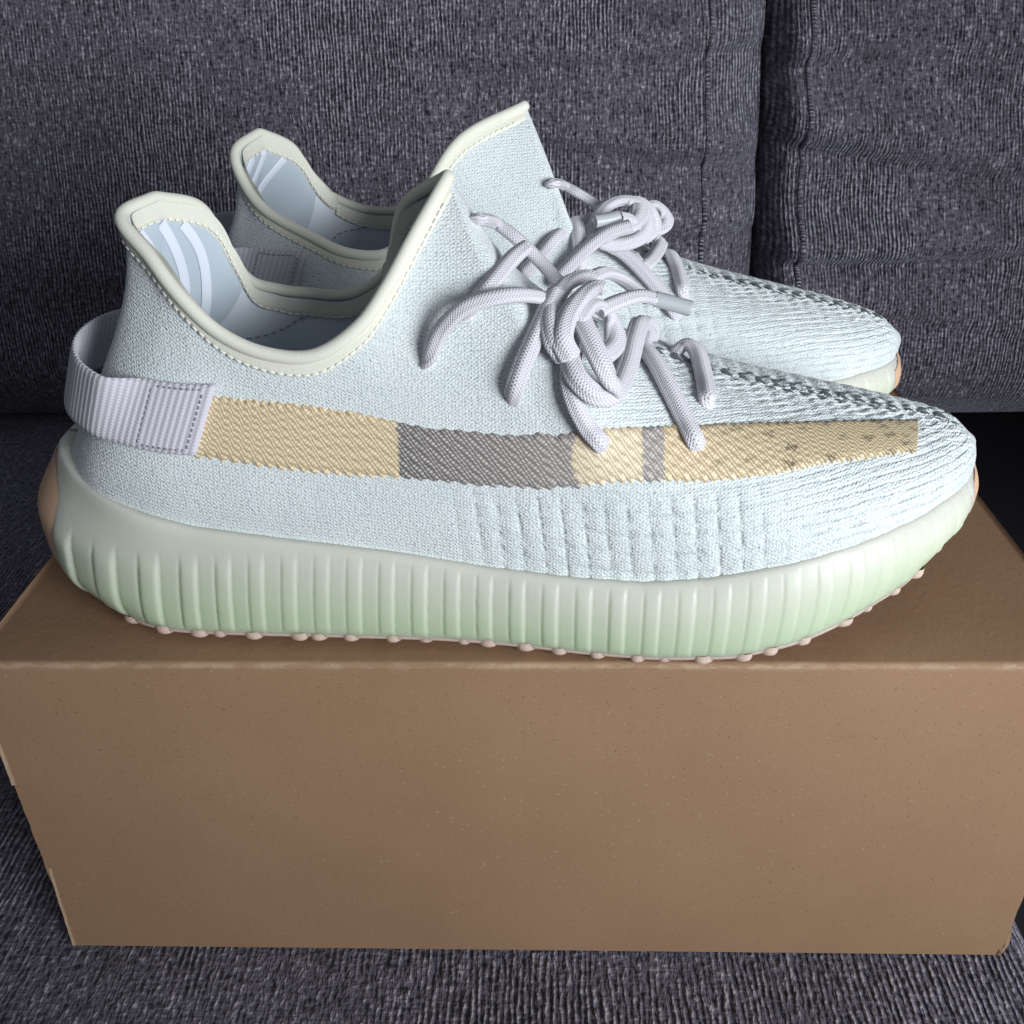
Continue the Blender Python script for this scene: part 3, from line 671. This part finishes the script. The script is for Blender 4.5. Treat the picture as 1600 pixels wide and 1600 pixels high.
    for q in range(k):
        i = int(q*n/k); xx = o[i, 0]
        if xx < -.140 or xx > .146: continue
        s_ = sme if first else child_copy(sme, outs); first = False
        i = (i+random.randint(-2, 2)) % n; p = o[i]+N[i]*(-.0030-tk[i]*0.9-.0004*random.random()); s_.location = (p[0], p[1], zb[i]-.0011-.0003*random.random()); k_ = random.uniform(0.8, 1.15); s_.scale = (k_*random.uniform(0.9, 1.25), k_, k_); s_.rotation_euler = (0, 0, random.uniform(-.5, .5))
    # gum wraps climbing the heel and the toe
    for nm, x_in, top_f, sgn in (('heel_wrap', -.1540, 0.99, -1), ('toe_wrap', .1475, 0.93, 1)):
        n2 = 2400; o2 = outline(n2); N2 = loop_normals(o2)
        sel = np.where((o2[:, 0] < x_in) if sgn < 0 else (o2[:, 0] > x_in))[0]
        if sgn < 0:
            br = np.where(np.diff(sel) > 1)[0]
            if len(br): sel = np.concatenate([sel[br[0]+1:], sel[:br[0]+1]])
        ps = o2[sel]; ns = N2[sel]; xq = ps[:, 0][:, None]; nn = len(sel)
        edge = np.linspace(-1, 1, nn)[:, None]
        fr = np.linspace(0.0, 1.0, 20)[None]; topf = top_f-0.25*np.abs(edge)**3; fr = fr*topf
        fo2 = np.interp(fr.ravel(), SR[::-1, 0], SR[::-1, 1]).reshape(fr.shape)
        zt, zb = sole_top(xq), sole_bot(xq)
        tuck = sstep(-.115, -.165, xq); of = fo2-0.0075*tuck*(np.clip(0.30-fr, 0, 1)/0.30)**2-0.0085*tuck*sstep(0.55, 1.0, fr)
        of = of-0.005*sstep(.12, .155, xq)*np.clip(0.35-fr, 0, 1)/0.35-0.0012*sstep(0.6, 1.0, fr)*(sgn > 0)
        of = of+0.0009*(1-np.abs(edge)**6)-0.0003
        P = np.concatenate([ps[:, None]+ns[:, None]*of[..., None], (zb+(zt-zb)*fr)[..., None]], -1)
        mesh_obj(nm, P.reshape(-1, 3), gfaces(nn, 20), M_HEEL, root, uv=np.zeros((nn*20, 2)))
    return sole

# side stripe of coarse woven mesh: key parameter, lower row, upper row
STRIPE = np.array([(3.0, .300, .636), (3.252, .3383, .6717), (3.878, .386, .7444), (4.504, .406, .797), (5.129, .4185, .8296), (5.755, .4286, .8271), (6.381, .4185, .7744), (7.007, .3885, .6742), (7.633, .3584, .5965),
    (8.259, .3283, .5338), (8.885, .2982, .4687), (9.511, .2682, .411), (10.137, .2531, .381), (10.763, .2707, .401), (11.388, .2882, .4236), (12.014, .3033, .4511), (12.64, .3208, .4862), (13.266, .3383, .5263),
    (13.892, .3584, .5714), (14.518, .3734, .6015), (15.144, .391, .6341), (15.77, .4236, .6817), (16.396, .4637, .7293), (17.021, .4937, .7769), (17.647, .5188, .8246), (18.273, .4937, .8772)])
def build_stripe(root):
    nu, nv = 1000, 16; u = np.linspace(0, 1, nu)[:, None]; w = np.linspace(0, 1, nv)[None]
    t0 = 3.53+0*w; t1 = 17.80+0.45*w
    t = t0+(t1-t0)*u
    # even the columns along the shoe
    x = half_pt(-1, t[:, 8], np.full(nu, .5))[:, 0]; u2 = np.interp(np.linspace(x[0], x[-1], nu), x, u[:, 0])[:, None]; t = t0+(t1-t0)*u2
    lo = np.interp(t, STRIPE[:, 0], STRIPE[:, 1]); hi = np.interp(t, STRIPE[:, 0], STRIPE[:, 2])
    k = np.linspace(0, 1, nu)*68; tri = np.abs((k % 1)*2-1)[:, None]; tri2 = np.abs(((k*1.1) % 1)*2-1)[:, None]
    jz = fbm(k[:, None]*1.3, 0*k[:, None]+2.2, 2)
    Hs = np.linalg.norm(half_pt(-1, t[:, 8], np.full(nu, .6))-half_pt(-1, t[:, 8], np.full(nu, .4)), axis=1)[:, None]/0.2; kk = 0.085/Hs*1.25
    hi = hi-kk*(0.003+0.007*tri2+0.012*jz); lo = lo+kk*(0.003+0.012*tri+0.010*jz)
    if FAR: hi = np.minimum(hi, 0.56); lo = np.minimum(lo, 0.30)
    s = lo*(1-w)+hi*w
    P, N = half_off(-1, t, s, 0.0010)
    edge = np.minimum(np.minimum(w, 1-w)*nv/1.2, np.minimum(u, 1-u)*nu/4).clip(0, 1)
    P = P-N*(0.0016*(1-edge))[..., None]
    a = np.concatenate([np.zeros((nu, 1)), np.cumsum(np.linalg.norm(np.diff(P, axis=1), axis=2), 1)], 1)
    mesh_obj('side_stripe', P.reshape(-1, 3), gfaces(nu, nv, flip=True), M_STRIPE, root, uv=np.stack([P[..., 0], a], -1).reshape(-1, 2))
def signed_off(tau, s, off):
    """points for a signed key parameter (negative = lateral, positive = medial) across the heel"""
    A, NA = half_off(-1, np.maximum(-tau, 0), s, off*ease(np.abs(tau))); B_, NB = half_off(1, np.maximum(tau, 0), s, off*ease(np.abs(tau)))
    return np.where((tau < 0)[..., None], A, B_)
def stitch_mesh(name, paths, mat, parent, pitch=0.0026, ln=0.0009, wd=0.0004, ht=0.0005, up=None):
    base = np.array([(-1, -1, 0), (1, -1, 0), (1, 1, 0), (-1, 1, 0), (-.7, -.6, 1), (.7, -.6, 1), (.7, .6, 1), (-.7, .6, 1)])
    bf = [[4, 5, 6, 7], [0, 1, 5, 4], [1, 2, 6, 5], [2, 3, 7, 6], [3, 0, 4, 7]]; Vs, Fs, off = [], [], 0
    for P, N in paths:
        L = np.concatenate([[0], np.cumsum(np.linalg.norm(np.diff(P, axis=0), axis=1))]); ip = lambda A, q: np.array([np.interp(q, L, A[:, c]) for c in range(3)])
        for q in np.arange(pitch*0.6, L[-1]-pitch*0.5, pitch):
            p = ip(P, q); nn = ip(N, q); T_ = ip(P, q+0.0006)-ip(P, q-0.0006); T_ /= np.linalg.norm(T_); nn = nn-nn.dot(T_)*T_; nn /= np.linalg.norm(nn); S_ = np.cross(nn, T_)
            Vs.append(p+base[:, :1]*ln*T_+base[:, 1:2]*wd*S_+base[:, 2:]*ht*nn); Fs += [[a+off for a in f] for f in bf]; off += 8
    return mesh_obj(name, np.concatenate(Vs), Fs, mat, parent)
def build_heel_inside(lin):
    # grey heel patch
    n, m = 90, 30; s = np.linspace(0.46, 0.965, m)[None]; u = np.linspace(0, 1, n)[:, None]
    tau = -2.2+u*(2.2+2.05+(s-.6)*1.5); P = signed_off(tau, s+0*u, -0.0037)
    patch = mesh_obj('heel_patch', P.reshape(-1, 3), gfaces(n, m), M_LIN2, lin)
    for keys in ([(-.62, .93), (-.35, .86), (-.1, .78), (.06, .68), (.15, .6), (.2, .52)], [(-.05, .93), (.22, .86), (.52, .77), (.80, .68), (.98, .60), (1.05, .52)], [(.42, .93), (.80, .855), (1.18, .765), (1.50, .68), (1.68, .60), (1.72, .52)]):
        C_ = crs(np.array(keys), np.linspace(0, len(keys)-1, 60))
        mid = signed_off(C_[:, 0], C_[:, 1], -0.0037); dn = signed_off(C_[:, 0], C_[:, 1], -0.0047)-mid; dn /= np.linalg.norm(dn, axis=1, keepdims=True)
        T_ = np.gradient(mid, axis=0); T_ /= np.linalg.norm(T_, axis=1, keepdims=True); S_ = np.cross(T_, dn)
        w = np.linspace(-1, 1, 7)[None, :, None]; h = (1-np.abs(w)**4)*0.0003+0.0002
        V = mid[:, None]+S_[:, None]*w*0.0017+dn[:, None]*h
        mesh_obj('heel_band', V.reshape(-1, 3), gfaces(60, 7), M_WHITE, lin)
    # seam line running forward along the inside of the quarter
    K = crs(np.array([(2.27, .595), (3.61, .75), (4.78, .895), (5.4, .94), (6.0, .93), (6.9, .85), (7.5, .74)]), np.linspace(0, 6, 160))
    paths = []
    for side in (-1, 1):
        p, nn = half_off(side, K[:, 0], K[:, 1], -0.0034); paths.append((p, -nn))
    for pa in paths: stitch_mesh('lining_seam', [pa], M_DKTHREAD, lin, 0.0030, 0.0010, 0.00025, 0.0003)
def xz_lookup(side):
    tt, ss = np.meshgrid(np.linspace(0, 7, 160), np.linspace(0, 1, 120), indexing='ij'); P = half_pt(side, tt.ravel(), ss.ravel())
    def f(x, z):
        x = np.asarray(x); out = np.empty(x.shape)
        for i, (a, b) in enumerate(zip(x.ravel(), np.asarray(z).ravel())):
            d = (P[:, 0]-a)**2+(P[:, 2]-b)**2; k = np.argpartition(d, 4)[:4]; w = 1/(d[k]+1e-9); out.ravel()[i] = (P[k, 1]*w).sum()/w.sum()
        return out
    return f
def build_tab(root):
    key = np.array([(-.0965, .0130), (-.1060, .0140), (-.1160, .0160), (-.1290, .0205), (-.1395, .0290), (-.1455, .0400), (-.1475, .0530), (-.1450, .0670), (-.1375, .0790), (-.1280, .0875), (-.1160, .0905), (-.1060, .0915), (-.0965, .0920)])
    path = even(crs(key, np.linspace(0, len(key)-1, 600)), 150); path[:, 1] -= Y0
    n, m = len(path), 15; w = np.linspace(-1, 1, m)
    arc = np.concatenate([[0], np.cumsum(np.linalg.norm(np.diff(path, axis=0), axis=1))]); L = arc[-1]
    lift = 0.004*np.sin(np.pi*arc/L)**2
    zc = 0.0803+(0.006 if FAR else 0)+1.7*lift-0.001*np.cos(np.pi*arc/L)
    hw = 0.0108-0.0008*np.sin(np.pi*arc/L)
    X = path[:, 0][:, None]+w[None]*hw[:, None]*0.36; Z = zc[:, None]+w[None]*hw[:, None]*0.94
    Y = np.repeat(path[:, 1][:, None], m, 1)
    # sewn ends lie on the knit, the loop stands off the heel
    for side, sel in ((-1, arc < 0.040), (1, arc > L-0.040)):
        f = xz_lookup(side); ys = f(X[sel], Z[sel])
        wgt = sstep(0.036, 0.020, arc[sel] if side < 0 else L-arc[sel])[:, None]
        tgt = ys+side*0.0014
        Ynew = Y[sel]*(1-wgt)+tgt*wgt; Y[sel] = np.minimum(Ynew, tgt) if side < 0 else np.maximum(Ynew, tgt)
    Pm = np.stack([X, Y, Z], -1); N = grid_normals(Pm); N *= np.where((N*(Pm-np.array([-.11, 0, .08]))).sum(-1, keepdims=True) < 0, -1, 1)
    rib = 0.00018*np.sin(arc*2*np.pi/0.0021)[:, None, None]
    th = 0.0009*(1-0.5*np.abs(w)**8)[None, :, None]
    A = Pm+N*(th+rib); B_ = Pm-N*(th+rib)
    V = np.concatenate([A.reshape(-1, 3), B_.reshape(-1, 3)]); mm = n*m
    F = gfaces(n, m).tolist()+(gfaces(n, m, flip=True)+mm).tolist(); idx = np.arange(mm).reshape(n, m); ring = np.concatenate([idx[:, 0], idx[-1, 1:], idx[::-1, -1][1:], idx[0, ::-1][1:]])
    F += [[a, a+mm, b+mm, b] for a, b in zip(ring[:-1], ring[1:])]
    uv = np.stack([np.repeat(arc[:, None], m, 1), np.repeat((w*0.012)[None], n, 0)], -1).reshape(-1, 2); uv = np.concatenate([uv, uv])
    tab = mesh_obj('pull_tab', V, F, M_WEB, root, uv=uv)
    # box of stitching on each sewn end
    def ln(ii, jj): return Pm[ii, jj]+N[ii, jj]*0.0010, N[ii, jj]
    e0, e1 = 3, int(n*0.0195/L)
    paths = []
    for a, b in ((e0, e1), (n-1-e1, n-1-e0)):
        paths += [ln(np.arange(a, b+1), np.full(b+1-a, 1)), ln(np.arange(a, b+1), np.full(b+1-a, m-2)), ln(np.full(m-2, a), np.arange(1, m-1)), ln(np.full(m-2, b), np.arange(1, m-1))]
    for k in (0, 4): stitch_mesh('tab_stitching', paths[k:k+4], M_WEBTH, tab, 0.0018, 0.0006, 0.0003, 0.0003)
def build_seam(root):
    # slanted yarn floats laid either side of the centre line of the toe
    Vs, Fs, off = [], [], 0
    base = [(-1, -.35, 0), (-.2, -1, 0.2), (1, 0, 0.1), (-.2, 1, 0.2), (-.1, 0, 1.0)]; bf = [[0, 1, 4], [1, 2, 4], [2, 3, 4], [3, 0, 4]]
    for side in (-1, 1):
        tt = np.linspace(13.6, 19.3, 400); P, N = half_off(side, tt, np.full(400, 0.985), 0.0002); L = np.concatenate([[0], np.cumsum(np.linalg.norm(np.diff(P, axis=0), axis=1))])
        Hs = np.linalg.norm(half_pt(side, tt, np.full(400, .98))-half_pt(side, tt, np.full(400, .93)), axis=1)/0.05
        for r_, (dist, pit, sz) in enumerate(((0.0016, 0.0060, 0.9), (0.0046, 0.0060, 0.8))):
            for q in np.arange(0.001+0.003*r_, L[-1], pit):
                t = np.interp(q, L, tt); H = np.interp(t, tt, Hs); s_ = 1-dist/H
                fade = 1 if r_ == 0 else sstep(15.0, 16.5, t)*0.9
                if fade < 0.3 or (r_ == 1 and random.random() < 0.35): continue
                p, nn = half_off(side, np.array([t]), np.array([s_]), 0.0003); p2, _ = half_off(side, np.array([t]), np.array([min(1, s_+0.01)]), 0.0003); p3, _ = half_off(side, np.array([t+0.03]), np.array([s_]), 0.0003)
                p, nn = p[0], nn[0]; S_ = p2[0]-p; S_ /= np.linalg.norm(S_); T_ = p3[0]-p; T_ /= np.linalg.norm(T_)
                D = T_*0.80-S_*0.60; E_ = np.cross(nn, D); k = sz*fade*random.uniform(0.8, 1.15)
                Vs.append(np.array([p+b[0]*0.0026*k*D+b[1]*0.0013*k*E_+b[2]*0.0009*k*nn for b in base])); Fs += [[a+off for a in f] for f in bf]; off += 5
    mesh_obj('seam_stitching', np.concatenate(Vs), Fs, M_SEAM, root)
LACES_NEAR = [
    ('loose', [(-.0302, -.0249, .0895), (-.0282, -.0316, .0973), (-.0242, -.0319, .1052), (-.0164, -.0318, .1122), (-.0054, -.0296, .1144), (.0037, -.023, .1118), (.0124, -.0132, .1052)]),
    ('cross', [(-.0169, .02, .1211), (-.0142, -.0065, .1304), (-.0101, .0113, .1249), (-.0024, .008, .1202), (.0057, .0041, .113), (.0137, -.0003, .105)]),
    ('under', [(-.0175, -.0249, .1076), (-.015, -.026, .1108), (-.0104, -.0242, .1156), (-.0054, -.0163, .1196), (-.002, -.0125, .1219), (.0015, -.0106, .1238)]),
    ('eye', [(-.0044, -.0318, .0794), (-.0033, -.0383, .0883), (-.001, -.0371, .0952), (.0027, -.0328, .1024), (.0065, -.026, .1086), (.0098, -.02, .1134)]),
    ('eye', [(.0141, -.0332, .0995), (.0129, -.0386, .0928), (.0145, -.0425, .0864), (.0181, -.0444, .0795), (.0219, -.0456, .0751), (.0238, -.0373, .0684)]),
    ('eye', [(.0356, -.0015, .0892), (.0397, -.0127, .0881), (.0436, -.025, .0836), (.0476, -.0349, .0775), (.0504, -.0408, .0729), (.0536, -.0346, .0652)]),
    ('eye', [(.0482, .0056, .0817), (.0528, .0072, .0851), (.0559, .0017, .084), (.0565, -.011, .0808), (.056, -.0233, .0791), (.0576, -.0199, .0737)]),
    ('tipped', [(.0219, -.018, .1057), (.029, -.0129, .107), (.035, -.0098, .1073), (.0407, -.009, .1061)]),
    ('AGLET', [(.0399, -.009, .1061), (.045, -.0094, .1048), (.0513, -.01, .1031)]),
    ('tipped', [(.0183, -.01, .1117), (.0235, -.0032, .1126), (.0289, .0027, .1097), (.0347, .0082, .1041), (.0407, .014, .0979)]),
    ('KNOT', [(.012, -.036, .0976), (.0088, -.0352, .1022), (.0076, -.0297, .107), (.0086, -.0221, .1102), (.0123, -.0164, .1134), (.0181, -.0143, .115), (.0225, -.015, .1136)]),
    ('KNOT', [(.0134, -.0382, .0981), (.0107, -.0358, .1034), (.0122, -.031, .1084), (.0163, -.0263, .1125), (.0205, -.0243, .1147), (.0238, -.0244, .1143)]),
    ('KNOT', [(.0145, -.029, .1057), (.0189, -.0199, .1078), (.0235, -.0148, .1052), (.0267, -.0158, .1003), (.0267, -.0225, .0967), (.0225, -.0311, .096)]),
    ('LOOP', [(.016, -.021, .1078), (.0164, -.0266, .1059), (.0188, -.034, .1027), (.0216, -.0398, .0981), (.0242, -.0414, .0934), (.0262, -.0399, .0904), (.0256, -.0383, .0881)]),
    ('LOOP', [(.0136, -.0216, .1001), (.0128, -.0336, .0987), (.0146, -.0414, .0943), (.0202, -.0432, .0893), (.0261, -.0379, .0875), (.0307, -.0245, .0898), (.0344, -.0077, .0937), (.0374, .0037, .0945), (.0407, .0077, .0908), (.0407, .0094, .0857)])]
LACES_FAR = [
    ('cross', [(.0041, -.016, .1086), (.0046, .0201, .1192), (.0102, -.0063, .1127), (.0167, -.0038, .1097), (.026, -.0008, .1044), (.0318, .0016, .1004)]),
    ('AGLET', [(.0206, .03, .1067), (.0255, .0281, .1069), (.0307, .026, .1075)]),
    ('tipped', [(.0302, .026, .1075), (.0356, .0208, .1051), (.0389, .016, .1005)]),
    ('under', [(.0221, .0015, .1011), (.0146, .0115, .1019), (.006, .0295, .1009), (-.0012, .0329, .0939), (-.0081, .0342, .0873)]),
    ('under', [(.0343, .0327, .1056), (.0256, .034, .1032), (.0169, .0362, .0975), (.0094, .0371, .0904), (.0032, .036, .0838)]),
    ('eye', [(.0141, .018, .1053), (.0147, .0309, .0986), (.0153, .0363, .0887), (.0148, .0372, .0839)]),
    ('KNOT', [(.0219, .02, .0975), (.0221, .0152, .1025), (.0263, .0102, .107), (.033, .0071, .109), (.0404, .0073, .1078), (.0438, .011, .1035), (.0424, .0162, .0987), (.0368, .0206, .0961), (.0289, .023, .0956), (.0232, .023, .0973)]),
    ('KNOT', [(.0232, .028, .0991), (.029, .0253, .1013), (.0356, .0218, .1023), (.0395, .016, .1048), (.0406, .01, .1074)]),
    ('KNOT', [(.0343, .008, .1086), (.0411, .0054, .1079), (.0466, .0059, .103), (.046, .0088, .0972), (.041, .012, .094)]),
    ('LOOP', [(.043, .0, .1043), (.048, -.0022, .105), (.0521, -.0014, .1024), (.053, .0012, .0991), (.0504, .0039, .0964), (.0438, .006, .0949)]),
    ('eye', [(.0273, .0175, .0936), (.0336, .0206, .091), (.041, .0264, .0852), (.0484, .0325, .0777), (.0528, .0376, .0725), (.0564, .0304, .0658)]),
    ('LOOP', [(.037, .0145, .0884), (.0404, .0205, .0858), (.0449, .0156, .0864), (.0497, .0042, .0879), (.0516, -.0023, .0893), (.0496, -.0043, .0905)]),
    ('eye', [(.0505, .0004, .0835), (.0548, .0035, .0857), (.0567, .0136, .0829), (.0568, .0249, .0805), (.0572, .0302, .0781), (.0597, .0251, .0724)])]
def build_laces(root, strands, w=0.0029, th=0.0019):
    knot = None; todo = []
    for kind, pts in sorted(strands, key=lambda a: a[0] != 'KNOT'):
        K = np.array(pts); n = 26*(len(K)-1); P = even(crs(K, np.linspace(0, len(K)-1, n)), n)
        axis = np.stack([P[:, 0], 0*P[:, 0], np.full(n, 0.045)], -1); N = P-axis
        if kind in ('KNOT', 'LOOP'): c = P.mean(0)-np.array([0, 0, 0.02]); N = P-c
        T_ = np.gradient(P, axis=0); T_ /= np.linalg.norm(T_, axis=1, keepdims=True)
        N = N-(N*T_).sum(1, keepdims=True)*T_
        for _ in range(30): N[1:-1] = (N[:-2]+N[1:-1]*2+N[2:])/4
        if kind == 'AGLET':
            tp = np.ones(n); tp[-3:] = (0.97, 0.9, 0.7)
            V, F, uv = sweep(P, 0.0027, 0.0024, N, 14, taper=tp); todo.append(('aglet', V, F, M_AGLET, uv)); continue
        tp = np.ones(n); tp[-4:] = (0.95, 0.85, 0.7, 0.45); tp[:4] = (0.45, 0.7, 0.85, 0.95) if kind in ('eye', 'KNOT', 'LOOP') else 1.0
        V, F, uv = sweep(P, w*(1.18 if kind == 'KNOT' else 1.12 if kind == 'LOOP' else 1.0), th*(1.15 if kind == 'KNOT' else 1.0), N, 20, taper=tp, sq=0.8)
        # two shallow channels along the lace, like a flat braid with raised edges
        V = V.reshape(n, 20, 3); ang = np.arange(20)/20*2*np.pi; ch = np.exp(-((np.abs(np.cos(ang))-0.62)/0.16)**2)*0.22
        V = (P[:, None]+(V-P[:, None])*(1-ch[None, :, None])).reshape(-1, 3)
        todo.append(('lace_knot' if kind == 'KNOT' else 'lace_strand', V, F, M_LACE, uv))
    kn = [a for a in todo if a[0] == 'lace_knot']; off = 0; Vs, Fs, Us = [], [], []
    for _, V, F, _, uv in kn: Vs.append(V); Fs += [[i+off for i in f] for f in F]; Us.append(uv); off += len(V)
    knot = mesh_obj('lace_knot', np.concatenate(Vs), Fs, M_LACE, root, uv=np.concatenate(Us))
    for nm, V, F, mt, uv in todo:
        if nm != 'lace_knot': mesh_obj(nm, V, F, mt, knot, uv=uv)

def build_sneaker(root, strands):
    build_upper(root); build_collar(root); lin = build_lining(root); build_sole(root)
    build_heel_inside(lin); build_stripe(root); build_tab(root); build_seam(root); build_laces(root, strands)

near = empty('sneaker', (0, Y0, 0)); build_sneaker(near, LACES_NEAR)
tag(near, 'pale mint knit sneaker in front, tan and grey stripe along its side', 'sneaker', 'pair of sneakers')
FAR = True
far = empty('sneaker', (0.004, 0.168, 0), 0.03); far.scale = (1, -1, 1); build_sneaker(far, LACES_FAR)
tag(far, 'pale mint knit sneaker behind, no stripe showing, its tongue standing taller', 'sneaker', 'pair of sneakers')
